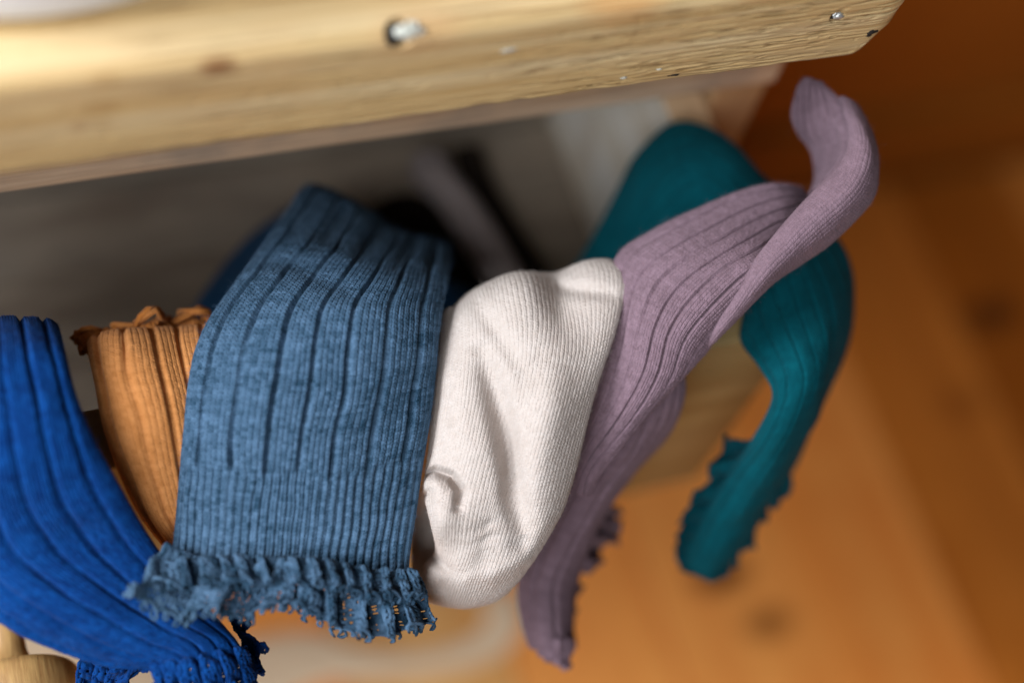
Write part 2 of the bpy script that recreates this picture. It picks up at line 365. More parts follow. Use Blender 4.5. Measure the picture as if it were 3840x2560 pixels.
# ------------------------------------------------------------------ knitting
def stitch(u, v):
    x = u-np.floor(u)-0.5; ax = np.abs(x)
    p = np.sqrt(np.clip(1-((ax-0.245)/0.265)**2, 0, 1))
    q = v-1.15*ax; q = q-np.floor(q)
    al = np.sqrt(np.clip(1-((q-0.5)/0.53)**2, 0, 1))
    w = np.clip(1-(2*ax)**2.2, 0, 1)**0.6
    return (0.38+0.62*w)*(0.35+0.65*al)*(0.65+0.35*p)

def sock_piece(name, net, wales, row, cpw, rpr, thick, mat, parent, amp=0.4, rib=None, cuff=None, sculpt=(), taper=(0, 0), tone=(0.5, 0.3), seed=0, fuzz=0, fuzzmat=None, wob=0.35, waves=0.5, squash=6.0, backk=3):
    ncm = max(len(r_) for r_ in net)
    net = np.stack([catmull(np.array(r_, float), np.linspace(0, len(r_)-1, ncm)) for r_ in net])
    nr, nc = net.shape[:2]
    W3 = P(net)
    # arc-length parameter along the middle column
    tt = np.linspace(0, nr-1, 400); mid = catmull(W3[:, nc//2], tt)
    s = np.concatenate([[0], np.cumsum(np.linalg.norm(np.diff(mid, axis=0), axis=1))])
    L = s[-1]; rows = int(round(L/row)); M = rows*rpr+1; N = wales*cpw+1
    tv = np.interp(np.linspace(0, L, M), s, tt)
    # columns evenly spread across the width
    A = catmull(W3, tv)                              # (M, nc, 3)
    ta = np.linspace(0, nc-1, N)
    B = catmull(np.swapaxes(A, 0, 1), ta); B = np.swapaxes(B, 0, 1)   # (M, N, 3)
    a = np.linspace(0, 1, N)[None, :]; sv = np.linspace(0, L, M)[:, None]
    n, sg = normals(B)
    prof = np.sqrt(np.clip(1-np.abs(2*a-1)**squash, 0, 1))
    ends = np.ones((M, 1))
    if taper[0]: ends = ends*np.sqrt(np.clip(1-np.clip(1-sv/taper[0], 0, 1)**2, 0.0, 1))
    if taper[1]: ends = ends*np.sqrt(np.clip(1-np.clip(1-(L-sv)/taper[1], 0, 1)**2, 0.0, 1))
    T = thick*prof*ends
    u = a*wales + wob*vnoise(sv/13+seed, a*5, seed+1) + 0*sv
    v = sv/row + 0.5*vnoise(a*7+seed, sv/15, seed+2)
    u2 = u + 0.06*vnoise(v*1.0, u*0.9, seed+3)
    H = stitch(u2, v + 0.12*vnoise(u*0.7, v*0.33, seed+4))*amp
    H = H*(1+0.22*vnoise(np.floor(u)*1.7+0.5, np.floor(v)*1.3+0.5, seed+5))
    if rib:
        pitch, gw, gd, ph = rib[:4]
        x = (u+ph)/pitch; fx = (x-np.floor(x)); dw = np.minimum(fx, 1-fx)*pitch
        G = -gd*np.exp(-(dw/gw)**2) + 0.06*gd*np.sqrt(np.sin(math.pi*fx))
        G = G*(0.8+0.35*vnoise(sv/11+x*3, a*9, seed+6))
        if len(rib) > 4: G = G*rib[4](a, sv/L)
        if cuff:
            vc, nw, cd = cuff      # start (fraction of length), number of fine ribs, depth
            cs = vc*L + 1.8*vnoise(a*16, sv*0, seed+9)
            w = np.clip((sv-cs)/4.0, 0, 1); w = w*w*(3-2*w)
            xc = a*nw + 0.12*vnoise(sv/7, a*12, seed+7); fc = xc-np.floor(xc)
            Gc = cd*(np.sqrt(np.clip(1-((fc-0.5)/0.5)**2, 0, 1))-1)
            Hc = amp*0.8*stitch(xc*0.96+0.02, v)
            H = H*(1-w)+(Hc)*w; G = G*(1-w)+(Gc-0.35)*w
        H = H+G
    und = waves*(vnoise(a*4+seed, sv/17, seed+8)+0.5*vnoise(a*9+seed, sv/8, seed+10))
    Fr = B + n*(T+H*np.minimum(1, prof*1.3)*np.minimum(1, ends*1.5)+und*prof)[..., None]
    Bk = B - n*(T*0.9)[..., None]
    if sculpt:
        X, Y = proj(B)
        off = np.zeros_like(X)
        for pts, wd, am in sculpt:
            pts = np.array(pts, float)
            if len(pts) == 1:
                wx, wy = wd; off += am*np.exp(-((X-pts[0, 0])/wx)**2-((Y-pts[0, 1])/wy)**2); continue
            best = np.full(X.shape, 1e9); bt = np.zeros(X.shape); ns = len(pts)-1
            for k in range(ns):
                p, q = pts[k], pts[k+1]; e = q-p; l2 = e@e
                t = np.clip(((X-p[0])*e[0]+(Y-p[1])*e[1])/l2, 0, 1)
                d = np.hypot(X-p[0]-t*e[0], Y-p[1]-t*e[1]); sel = d < best
                best = np.where(sel, d, best); bt = np.where(sel, (k+t)/ns, bt)
            off += am*np.exp(-(best/wd)**2)*np.sqrt(np.clip(np.sin(math.pi*np.clip(bt, 0.03, 0.97)), 0, 1))
        ray = (CAM-B); ray /= np.linalg.norm(ray, axis=-1, keepdims=True)
        Fr = Fr + ray*off[..., None]; Bk = Bk + ray*np.minimum(off, 0)[..., None]
    # yarn tone: melange varies stitch by stitch and in short streaks along the row
    fu, fv = np.floor(u), np.floor(v)
    tn = tone[0] + tone[1]*(0.38*hash2(fu, fv, seed)+0.30*vnoise(u*1.3, v*0.45, seed+5)+0.25*vnoise(u/14, v/1.4, seed+20)+0.12*vnoise(u/5, v/9, seed+22))
    ci = np.unique(np.concatenate([np.arange(0, N, backk), [N-1]])); ri = np.unique(np.concatenate([np.arange(0, M, backk), [M-1]]))
    Bs = Bk[np.ix_(ri, ci)]
    V = np.concatenate([Fr.reshape(-1, 3), Bs.reshape(-1, 3)])
    F = np.concatenate([grid_faces(M, N, 0, sg > 0), grid_faces(len(ri), len(ci), M*N, sg < 0)])
    tn = np.concatenate([np.broadcast_to(tn, (M, N)).ravel(), np.full(Bs.shape[0]*Bs.shape[1], tone[0])])
    o = link(name, mesh_np(name, V, F, {'yarn': tn}), mat, parent)
    if fuzz: add_fuzz(Fr, n, fuzz, fuzzmat or mat, o if parent is not None else o, seed)
    return o, Fr, n

def add_fuzz(Fr, n, count, mat, parent, seed, r0=0.023):
    r = np.random.default_rng(seed+500); M, N = Fr.shape[:2]
    i = r.integers(1, M-1, count); j = r.integers(1, N-1, count)
    # a third of the hairs on the silhouettes
    k = count//3; j[:k] = np.where(r.random(k) < 0.5, r.integers(1, max(3, N//40), k), N-1-r.integers(1, max(3, N//40), k))
    p = Fr[i, j]; nn = n[i, j]
    d = nn*0.7 + r.normal(size=(count, 3))*0.75; d /= np.linalg.norm(d, axis=1, keepdims=True)
    c = r.normal(size=(count, 3)); c -= d*np.sum(c*d, 1, keepdims=True)
    ln = r.gamma(2.0, 0.42, count)[:, None]+0.25
    SEG = 4; rad = r0
    e1 = np.cross(d, c); e1 /= np.linalg.norm(e1, axis=1, keepdims=True)+1e-9; e2 = np.cross(d, e1)
    V = []
    for sgm in range(SEG+1):
        t = sgm/SEG; q = p + d*ln*t + c*ln*0.55*t*t - d*ln*0.35*t**3
        rr = rad*(1-0.6*t)
        for m_ in range(3):
            an = 2*math.pi*m_/3; V.append(q + rr*(e1*math.cos(an)+e2*math.sin(an)))
    V = np.stack(V, 1)                        # (count, 3*(SEG+1), 3)
    K = 3*(SEG+1); f = []
    for sgm in range(SEG):
        for m_ in range(3):
            a_ = sgm*3+m_; b_ = sgm*3+(m_+1) % 3; f.append((a_, b_, b_+3, a_+3))
    F = (np.arange(count)[:, None, None]*K + np.array(f)[None]).reshape(-1, 4)
    me = mesh_np('fuzz', V.reshape(-1, 3), F, {'yarn': np.full(count*K, 0.9)})
    tag(link('fuzz', me, mat, parent), kind='stuff')

def lace(name, hem, down, width, out, mat, parent, folds=14, amp=3.0, seed=0, ns=520, nw=40, holes=True, tone=(0.5, 0.3), skew=1.0, picot=1.7, thick=0.85, loops=0, lsize=1.6, lrad=0.42):
    """gathered crochet frill. hem: (k,3) px stations; down/out: (k,3) px stations of the lower edge"""
    H3 = P(np.array(hem, float)); D3 = P(np.array(down, float)); k = len(H3)
    s = np.linspace(0, k-1, ns); h = catmull(H3, s); dn = catmull(D3, s)
    t = np.gradient(h, axis=0); t /= np.linalg.norm(t, axis=1, keepdims=True)
    ax = dn-h; nrm = np.cross(t, ax); nrm /= np.linalg.norm(nrm, axis=1, keepdims=True)
    nrm *= np.sign(np.sum(nrm*(CAM-h), 1)).mean() >= 0 and 1 or -1
    w = np.linspace(0, 1, nw)[None, :, None]
    x = np.linspace(0, 1, ns)
    ph = 2*math.pi*folds*(x + 0.025*vnoise(x*folds*0.6, x*0, seed)+0.03*vnoise(x*3, x*0+2.2, seed+1))
    am = amp*(1+0.45*vnoise(x*folds*0.8, x*0+1.3, seed+2))
    W_ = np.linspace(0, 1, nw)
    env = (np.clip(W_/0.28, 0, 1)**0.7)[None, :]
    xx = x**skew; ph = 2*math.pi*folds*(xx + 0.035*vnoise(x*folds*0.6, x*0, seed)+0.03*vnoise(x*3, x*0+2.2, seed+1))
    side = np.sin(ph[:, None]+1.5*vnoise(x[:, None]*folds*0.5, W_[None, :]*2.5, seed+3))
    back = np.sin(2*ph[:, None]+0.8+vnoise(x[:, None]*folds*0.7, W_[None, :]*2, seed+13))
    V = h[:, None, :]+ax[:, None, :]*w*(1+0.16*vnoise(x*folds*1.1, x*0+5.5, seed+4))[:, None, None]
    V = V + nrm[:, None, :]*(am[:, None]*env*side+out*W_[None, :]**1.0+0.9*vnoise(x[:, None]*folds*2.2, W_[None, :]*4, seed+14)*env)[..., None] + t[:, None, :]*(0.6*amp*env*back)[..., None]
    V = V - ax[:, None, :]*(0.24*np.clip(side, -0.2, 1)*env*(1-W_[None, :])**0.6)[..., None]
    # crochet relief and scalloped picots
    Lh = np.sum(np.linalg.norm(np.diff(V[:, nw//2], axis=0), axis=1)); px = x*Lh/2.6
    wl = np.linalg.norm(ax, axis=1).mean(); pw = W_*wl/1.9
    cell = np.cos(2*math.pi*(px[:, None]+0.5*(np.floor(pw)[None, :] % 2)))*np.cos(2*math.pi*(pw[None, :]-0.5))
    rel = 0.55*np.abs(np.sin(math.pi*px[:, None]*2+0.8*np.sin(pw[None, :]*3)))*np.abs(np.sin(math.pi*pw[None, :]*1.5))+0.45*vnoise(px[:, None]*4, pw[None, :]*4, seed+6)
    edge = (W_[None, :]**6)*picot*np.sin(2*math.pi*px[:, None]*0.5)*np.ones((ns, nw))
    V = V+nrm[:, None, :]*rel[..., None]+(ax/np.linalg.norm(ax, axis=1, keepdims=True))[:, None, :]*edge[..., None]
    F = grid_faces(ns, nw)
    if holes:
        cc = cell[:-1, :-1].ravel(); ww = np.broadcast_to(W_[None, :-1], (ns-1, nw-1)).ravel()
        hsh = vnoise(px[:-1, None]*1.0+7, pw[None, :-1]*1.0, seed+8).ravel()
        F = F[~((cc > 0.62) & (ww > 0.30) & (ww < 0.95) & (hsh > -0.45))]
    tn = tone[0]+tone[1]*vnoise(px[:, None]*1.2, pw[None, :]*1.4, seed+9)
    o = link(name, mesh_np(name, V.reshape(-1, 3), F, {'yarn': tn}), mat, parent)
    if loops:
        axn = ax/np.linalg.norm(ax, axis=1, keepdims=True); E_ = V[:, -2]
        st = np.unique(np.linspace(0, ns-1, ns//3).astype(int))
        curl('picot_edge', E_[st], axn[st], nrm[st], mat, o, loops, lsize, lrad, seed+60, tone[0])
    sm = o.modifiers.new('thickness', 'SOLIDIFY'); sm.thickness = thick*MM; sm.offset = 0
    sb = o.modifiers.new('round', 'SUBSURF'); sb.levels = 1; sb.render_levels = 1
    return o

def curl(name, path, axd, nrm, mat, parent, loops, size, rad, seed, tone=0.5, per=10):
    L = len(path); n = loops*per; s = np.linspace(0, L-1, n)
    h = catmull(path, s); a = catmull(axd, s); nn = catmull(nrm, s)
    tt = np.gradient(h, axis=0); tt /= np.linalg.norm(tt, axis=1, keepdims=True)+1e-9
    x = np.linspace(0, loops, n); ph = 2*math.pi*(x+0.12*vnoise(x*0.9, x*0, seed)); k = (size*(1+0.8*vnoise(x*0.7, x*0+3.3, seed+1)))[:, None]
    q = h + a*k*(0.5-0.5*np.cos(ph))[:, None] + tt*0.75*k*np.sin(ph)[:, None] + nn*0.45*k*np.sin(ph+1.3)[:, None]
    d = np.gradient(q, axis=0); d /= np.linalg.norm(d, axis=1, keepdims=True)+1e-9
    e1 = np.cross(d, nn+0.01); e1 /= np.linalg.norm(e1, axis=1, keepdims=True)+1e-9; e2 = np.cross(d, e1)
    an = np.linspace(0, 2*math.pi, 7)
    rr = rad*(1+0.25*vnoise(x*5, x*0, seed+2))
    V = q[:, None, :]+rr[:, None, None]*(e1[:, None, :]*np.cos(an)[None, :, None]+e2[:, None, :]*np.sin(an)[None, :, None])
    tn = np.full((n, 7), tone)+0.3*vnoise(x*4, x*0, seed+3)[:, None]
    return link(name, mesh_np(name, V.reshape(-1, 3), grid_faces(n, 7), {'yarn': tn}), mat, parent)

def root_at(name, px):
    q = P(np.array(px, float)); return empty(name, tuple(q))

# ================================================================== dusty blue frilled sock
M_BLUE = yarn_mat('dusty_blue_cotton', (0.007, 0.027, 0.050), (0.098, 0.178, 0.290), 0.06)
M_ROYAL = yarn_mat('royal_blue_cotton', (0.001, 0.018, 0.100), (0.003, 0.055, 0.230), 0.10, 0.8)
M_AMBER = yarn_mat('amber_cotton', (0.29, 0.098, 0.020), (0.56, 0.245, 0.085), 0.10)
M_BEIGE = yarn_mat('oatmeal_cotton', (0.36, 0.295, 0.255), (0.51, 0.462, 0.435), 0.05, 1.0)
M_MAUVE = yarn_mat('mauve_cotton', (0.105, 0.068, 0.082), (0.245, 0.165, 0.205), 0.12)
M_TEAL = yarn_mat('teal_cotton', (0.000, 0.030, 0.042), (0.001, 0.078, 0.100), 0.05, 0.6)
M_NAVY = yarn_mat('navy_cotton', (0.004, 0.028, 0.075), (0.008, 0.055, 0.13), 0.1)
M_TAUPE = yarn_mat('taupe_cotton', (0.21, 0.17, 0.16), (0.32, 0.27, 0.26), 0.2)

blue = root_at('frilled_sock', (1150, 1500, 440))
tag(blue, 'dusty blue ribbed sock with frilly lace cuff hanging over the drawer front', 'sock', 'socks draped over the drawer front')
net_b = [
 [(1240, 800, 547), (1400, 890, 549), (1540, 960, 552), (1690, 990, 557)],
 [(1145, 705, 507), (1330, 800, 505), (1500, 905, 510), (1685, 935, 522)],
 [(1070, 800, 482), (1270, 890, 476), (1480, 970, 480), (1690, 985, 495)],
 [(920, 1010, 455), (1180, 1040, 446), (1430, 1060, 449), (1680, 1060, 463)],
 [(800, 1180, 441), (1080, 1175, 430), (1370, 1165, 431), (1662, 1160, 447)],
 [(738, 1300, 432), (1040, 1300, 423), (1340, 1290, 425), (1645, 1270, 440)],
 [(708, 1430, 428), (1015, 1440, 421), (1320, 1440, 425), (1635, 1400, 439)],
 [(690, 1600, 426), (985, 1615, 421), (1290, 1615, 425), (1615, 1560, 438)],
 [(672, 1780, 425), (965, 1810, 421), (1265, 1815, 425), (1585, 1750, 437)],
 [(660, 1920, 425), (950, 1950, 422), (1250, 1960, 426), (1562, 1920, 437)],
 [(648, 2040, 424), (935, 2075, 422), (1235, 2090, 426), (1540, 2060, 436)],
 [(640, 2110, 424), (925, 2150, 423), (1230, 2170, 427), (1532, 2165, 436)]]
ob, Fb, nb = sock_piece('cuff', net_b, 45, 1.20, 8, 5, 3.2, M_BLUE, blue, amp=0.85, rib=(6, 0.40, 2.2, 1.6), cuff=(0.835, 30, 0.95),
    tone=(0.40, 0.40), seed=3, fuzz=10000, waves=0.55,
    sculpt=[([(980, 1000), (1150, 1060), (1350, 1150)], 40, -2.0), ([(1100, 930), (1300, 1010), (1500, 1100)], 45, 2.0), ([(1190, 960), (1260, 860), (1290, 800)], 30, -6), ([(1340, 1000), (1400, 900), (1420, 850)], 26, -6), ([(1480, 1040), (1530, 960), (1540, 900)], 24, -6), ([(1600, 1050), (1620, 980), (1625, 930)], 20, -5)])
lace('lace_frill', [(640, 2075, 420), (790, 2095, 417), (950, 2105, 417), (1100, 2090, 419), (1230, 2110, 422), (1400, 2140, 428), (1535, 2150, 434)],
     [(490, 2225, 409), (690, 2310, 409), (880, 2300, 411), (1070, 2270, 415), (1230, 2330, 420), (1420, 2385, 426), (1590, 2320, 432)],
     12, 2.0, M_BLUE, blue, folds=8, amp=4.0, seed=5, skew=1.4, picot=0.3, loops=70, lsize=2.0, lrad=0.45, ns=900, nw=44, tone=(0.40, 0.35))
lace('lace_frill', [(600, 2110, 417), (700, 2095, 415), (850, 2100, 416), (1000, 2095, 416), (1150, 2095, 416), (1300, 2115, 421), (1440, 2140, 426), (1550, 2135, 431)],
     [(590, 2190, 412), (720, 2205, 411), (880, 2205, 411), (1030, 2190, 412), (1180, 2200, 413), (1320, 2230, 418), (1460, 2250, 422), (1570, 2235, 428)],
     12, 1.5, M_BLUE, blue, folds=13, amp=3.0, seed=15, skew=1.15, ns=900, nw=30, tone=(0.38, 0.3), picot=0.2, loops=64, lsize=1.7, lrad=0.45)

# ================================================================== royal blue sock
royal = root_at('frilled_sock', (150, 1700, 405))
tag(royal, 'royal blue ribbed sock with lace hem curving past the wooden drawer knob', 'sock', 'socks draped over the drawer front')
net_r = [
 [(-330, 1290, 465), (-150, 1290, 462), (40, 1285, 463), (215, 1300, 466)],
 [(-330, 1235, 432), (-150, 1240, 428), (40, 1238, 428), (222, 1240, 433)],
 [(-340, 1320, 412), (-140, 1330, 407), (60, 1330, 408), (245, 1320, 414)],
 [(-350, 1500, 404), (-130, 1510, 399), (90, 1500, 401), (285, 1480, 408)],
 [(-350, 1720, 401), (-110, 1720, 397), (130, 1690, 399), (350, 1640, 406)],
 [(-310, 1960, 407), (-70, 1930, 403), (190, 1880, 405), (440, 1800, 409)],
 [(-200, 2180, 410), (30, 2110, 407), (280, 2030, 411), (530, 1960, 416)],
 [(0, 2325, 412), (190, 2240, 409), (410, 2160, 415), (630, 2110, 421)],
 [(190, 2415, 416), (360, 2340, 412), (540, 2270, 418), (725, 2225, 423)],
 [(380, 2475, 420), (510, 2410, 416), (660, 2350, 420), (810, 2310, 425)],
 [(520, 2475, 422), (630, 2440, 419), (750, 2400, 422), (870, 2380, 427)],
 [(590, 2500, 423), (690, 2485, 421), (800, 2460, 423), (910, 2440, 428)]]
sock_piece('leg', net_r, 52, 1.3, 6, 3, 4.0, M_ROYAL, royal, amp=0.9, rib=(8, 1.0, 1.5, 2.0), tone=(0.5, 0.6), seed=31, waves=0.8, fuzz=3500)
lace('lace_frill', [(590, 2470, 419), (690, 2470, 417), (800, 2440, 419), (925, 2420, 427)],
     [(600, 2610, 417), (720, 2650, 416), (850, 2630, 419), (950, 2530, 430)], 12, 1, M_ROYAL, royal, folds=6, amp=3.0, seed=33, picot=0.3, loops=22, lsize=2.0, lrad=0.5, ns=420, nw=34, tone=(0.5, 0.3))
lace('lace_frill', [(300, 2460, 432), (400, 2480, 433), (480, 2480, 432), (560, 2450, 430)],
     [(300, 2570, 436), (370, 2590, 436), (440, 2560, 436), (550, 2490, 434)], 12, 1, M_ROYAL, royal, folds=4, amp=2.6, seed=35, picot=0.3, loops=22, lsize=2.0, lrad=0.5, ns=300, nw=28, tone=(0.4, 0.3))
lace('lace_frill', [(850, 2300, 436), (890, 2370, 436), (920, 2440, 437), (920, 2500, 438)],
     [(890, 2350, 440), (940, 2420, 440), (955, 2490, 440), (930, 2570, 440)], 12, 1, M_ROYAL, royal, folds=3, amp=1.6, seed=37, picot=0.3, loops=22, lsize=2.0, lrad=0.5, ns=200, nw=24, tone=(0.3, 0.2))

# ================================================================== amber sock
amber = root_at('frilled_sock', (600, 1600, 430))
tag(amber, 'amber orange ribbed sock tucked between the royal blue and the dusty blue sock', 'sock', 'socks draped over the drawer front')
net_a = [
 [(330, 1330, 470), (480, 1320, 469), (640, 1310, 476), (800, 1310, 479), (960, 1310, 483)],
 [(325, 1290, 446), (480, 1285, 443), (650, 1275, 450), (810, 1270, 453), (980, 1280, 457)],
 [(335, 1350, 434), (490, 1340, 431), (660, 1335, 438), (830, 1340, 441), (1000, 1350, 447)],
 [(358, 1450, 427), (520, 1450, 425), (690, 1450, 432), (860, 1450, 437), (1010, 1450, 443)],
 [(385, 1590, 424), (550, 1590, 423), (720, 1590, 431), (870, 1590, 437), (1010, 1590, 443)],
 [(435, 1750, 424), (590, 1745, 426), (740, 1740, 432), (870, 1740, 437), (980, 1740, 443)],
 [(510, 1910, 428), (630, 1890, 430), (750, 1880, 435), (860, 1870, 439), (950, 1860, 443)],
 [(600, 2030, 436), (690, 2000, 437), (780, 1980, 439), (860, 1960, 442), (930, 1940, 445)],
 [(650, 2075, 442), (715, 2050, 441), (790, 2030, 443), (860, 2010, 445), (920, 1990, 447)]]
sock_piece('leg', net_a, 34, 1.12, 7, 4, 4.0, M_AMBER, amber, amp=0.5, rib=(5, 0.5, 1.5, 2.4), tone=(0.62, 0.32), seed=41, fuzz=2500, waves=0.4)
lace('lace_frill', [(300, 1330, 446), (420, 1315, 444), (560, 1300, 443), (700, 1290, 452), (830, 1290, 456)],
     [(290, 1300, 452), (420, 1262, 453), (560, 1240, 453), (690, 1225, 461), (850, 1235, 463)], 8, 1.5, M_AMBER, amber, folds=4, amp=1.4, seed=43, ns=420, nw=30, holes=False, tone=(0.1, 0.3), picot=0.0, thick=1.6, loops=11, lsize=5.5, lrad=1.15)

# ================================================================== oatmeal sock
beige = root_at('plain_sock', (1900, 1600, 445))
tag(beige, 'pale oatmeal plain knit sock, rounded toe down, between dusty blue and mauve socks', 'sock', 'socks draped over the drawer front')
net_o = [
 [(1730, 1225, 484), (1800, 1180, 486), (1890, 1140, 488), (1990, 1110, 488), (2100, 1100, 488), (2215, 1075, 488), (2325, 1070, 486)],
 [(1705, 1190, 464), (1765, 1145, 463), (1850, 1095, 461), (1955, 1062, 460), (2085, 1062, 466), (2205, 1018, 462), (2318, 1000, 464)],
 [(1690, 1240, 451), (1770, 1190, 446), (1860, 1145, 443), (1965, 1110, 442), (2090, 1120, 452), (2225, 1075, 450), (2350, 1065, 451)],
 [(1665, 1380, 444), (1815, 1320, 437), (1985, 1290, 436), (2160, 1285, 440), (2312, 1230, 445)],
 [(1648, 1520, 442), (1800, 1480, 435), (1960, 1460, 434), (2115, 1450, 436), (2252, 1400, 443)],
 [(1625, 1680, 440), (1770, 1650, 434), (1925, 1640, 433), (2070, 1620, 434), (2203, 1560, 442)],
 [(1592, 1830, 441), (1725, 1812, 433), (1880, 1800, 433), (2020, 1790, 433), (2160, 1740, 441)],
 [(1622, 1945, 444), (1712, 1945, 433), (1830, 1945, 433), (1975, 1930, 434), (2112, 1890, 442)],
 [(1648, 2060, 450), (1708, 2075, 438), (1790, 2080, 436), (1920, 2060, 437), (2040, 2020, 444)],
 [(1590, 2140, 452), (1660, 2165, 443), (1755, 2180, 441), (1870, 2160, 442), (1970, 2120, 447)],
 [(1548, 2195, 450), (1635, 2225, 447), (1730, 2240, 447), (1825, 2225, 448), (1910, 2185, 451)],
 [(1560, 2215, 458), (1640, 2240, 456), (1725, 2256, 456), (1810, 2242, 456), (1880, 2212, 458)]]
sculpt_o = [
 ([(2060, 1110), (2180, 1110), (2320, 1120)], 26, -3.0),
 ([(1790, 1130), (1870, 1250), (1950, 1400)], 36, -2.5),
 ([(1830, 1330), (1890, 1600), (1925, 1800), (1940, 2000)], 42, -9.0),
 ([(1730, 1350), (1740, 1550), (1770, 1750)], 60, 2.5), ([(2080, 1350), (2040, 1600), (2010, 1900)], 75, 4.5),
 ([(1590, 1782), (1655, 1766), (1710, 1786), (1742, 1835), (1736, 1900)], 15, -6.5),
 ([(1540, 1868), (1590, 1858), (1630, 1838)], 10, -6.5),
 ([(1600, 1815), (1655, 1810), (1695, 1850)], 24, 2.6),
 ([(1672, 1935)], (62, 85), 8.0),
 ([(1600, 1900), (1610, 2010), (1650, 2100), (1730, 2125)], 24, -5.0),
 ([(1760, 1975), (1840, 1945), (1900, 1950)], 18, -1.0), ([(1770, 2020), (1850, 1990), (1910, 1995)], 16, -0.9),
 ([(1700, 2140), (1830, 2130), (1950, 2060), (2060, 1900)], 30, 2.0)]
sock_piece('leg', [
 [(1668, 1190, 462), (1700, 1165, 460), (1750, 1150, 464)], [(1648, 1330, 452), (1690, 1320, 449), (1740, 1310, 455)],
 [(1630, 1520, 448), (1668, 1520, 446), (1710, 1520, 452)], [(1600, 1760, 447), (1635, 1760, 446), (1680, 1760, 452)],
 [(1550, 1900, 464), (1600, 1900, 464), (1700, 1900, 466)], [(1540, 2050, 466), (1610, 2060, 466), (1720, 2060, 466)], [(1545, 2160, 456), (1610, 2190, 456), (1700, 2200, 457)]], 12, 1.0, 6, 4, 2.0, M_BEIGE, beige, amp=0.5, seed=55, squash=3)
sock_piece('foot', net_o, 47, 1.0, 7, 4, 3.2, M_BEIGE, beige, amp=0.55, tone=(0.60, 0.22), seed=51, fuzz=5000, waves=0.5, sculpt=sculpt_o, taper=(0, 16), squash=7.0)

# ================================================================== mauve sock
mauve = root_at('frilled_sock', (2450, 1300, 450))
tag(mauve, 'mauve ribbed sock twisting upward across the teal sock, its cuff hanging below the drawer', 'sock', 'socks draped over the drawer front')
net_m = [
 [(2165, 1790, 462), (2172, 1815, 460), (2180, 1835, 459), (2188, 1845, 460), (2194, 1835, 463)],
 [(2185, 1680, 460), (2205, 1700, 455), (2225, 1715, 453), (2245, 1725, 454), (2268, 1698, 459)],
 [(2235, 1500, 458), (2290, 1520, 450), (2345, 1545, 446), (2395, 1550, 448), (2432, 1520, 455)],
 [(2265, 1320, 456), (2345, 1350, 447), (2430, 1390, 443), (2505, 1410, 444), (2560, 1400, 451)],
 [(2285, 1130, 456), (2380, 1180, 446), (2475, 1230, 441), (2565, 1275, 441), (2640, 1328, 449)],
 [(2315, 960, 458), (2430, 1040, 447), (2540, 1115, 441), (2640, 1180, 440), (2706, 1230, 447)],
 [(2440, 868, 458), (2550, 945, 448), (2645, 1020, 442), (2730, 1090, 440), (2790, 1133, 447)],
 [(2600, 790, 459), (2700, 860, 452), (2770, 940, 446), (2835, 1015, 441), (2895, 1045, 448)],
 [(2770, 718, 462), (2845, 790, 459), (2880, 875, 455), (2930, 950, 451), (2985, 1000, 450)],
 [(2890, 688, 464), (2935, 760, 464), (2960, 840, 461), (2990, 900, 457), (3025, 955, 454)],
 [(3005, 706, 474), (3030, 755, 474), (3045, 800, 470), (3060, 840, 464), (3080, 895, 458)]]
sock_piece('foot', net_m, 44, 1.05, 7, 4, 2.4, M_MAUVE, mauve, amp=0.7, rib=(5.5, 0.4, 1.3, 1.0), tone=(0.50, 0.34), seed=61, fuzz=5000, waves=0.5, taper=(0, 5))
sock_piece('folded_edge', [
 [(2640, 1300, 446), (2643, 1303, 446), (2646, 1306, 447)], [(2685, 1225, 443), (2695, 1235, 442), (2706, 1242, 445)], [(2745, 1130, 440), (2768, 1148, 439), (2790, 1158, 444)],
 [(2825, 985, 440), (2865, 1022, 437), (2900, 1052, 446)], [(2912, 868, 440), (2960, 930, 438), (3000, 990, 449)],
 [(2990, 780, 442), (3050, 850, 438), (3105, 922, 449)], [(3065, 702, 443), (3140, 770, 439), (3212, 820, 450)],
 [(3130, 635, 445), (3210, 690, 441), (3278, 735, 452)], [(3175, 560, 448), (3240, 590, 444), (3290, 630, 455)],
 [(3180, 490, 452), (3230, 510, 449), (3275, 535, 459)], [(3165, 430, 457), (3200, 440, 455), (3240, 455, 464)],
 [(3142, 366, 464), (3172, 378, 463), (3200, 400, 468)]], 20, 1.0, 6, 4, 1.8, M_MAUVE, mauve, amp=0.45, tone=(0.55, 0.25), seed=66, fuzz=1500, waves=0.4, squash=3, taper=(14, 4))
sock_piece('toe', [
 [(3030, 775, 482), (3040, 765, 474), (3050, 745, 464), (3062, 718, 453)], [(3068, 690, 484), (3080, 682, 475), (3102, 672, 464), (3128, 648, 453)],
 [(3062, 600, 487), (3095, 610, 479), (3135, 600, 467), (3177, 568, 454)], [(3035, 535, 485), (3080, 550, 480), (3135, 535, 470), (3184, 500, 457)],
 [(2985, 480, 480), (3045, 492, 478), (3108, 468, 469), (3170, 435, 460)], [(2966, 425, 477), (3030, 422, 475), (3090, 402, 469), (3150, 375, 464)],
 [(2985, 355, 474), (3030, 350, 471), (3078, 345, 468), (3112, 335, 466)], [(3028, 288, 472), (3042, 292, 469), (3062, 300, 468), (3082, 310, 468)]],
 24, 1.0, 7, 4, 1.3, M_MAUVE, mauve, amp=0.8, rib=(4, 0.5, 1.8, 1.0), tone=(0.42, 0.34), seed=68, fuzz=1200, waves=0.9, taper=(0, 3))
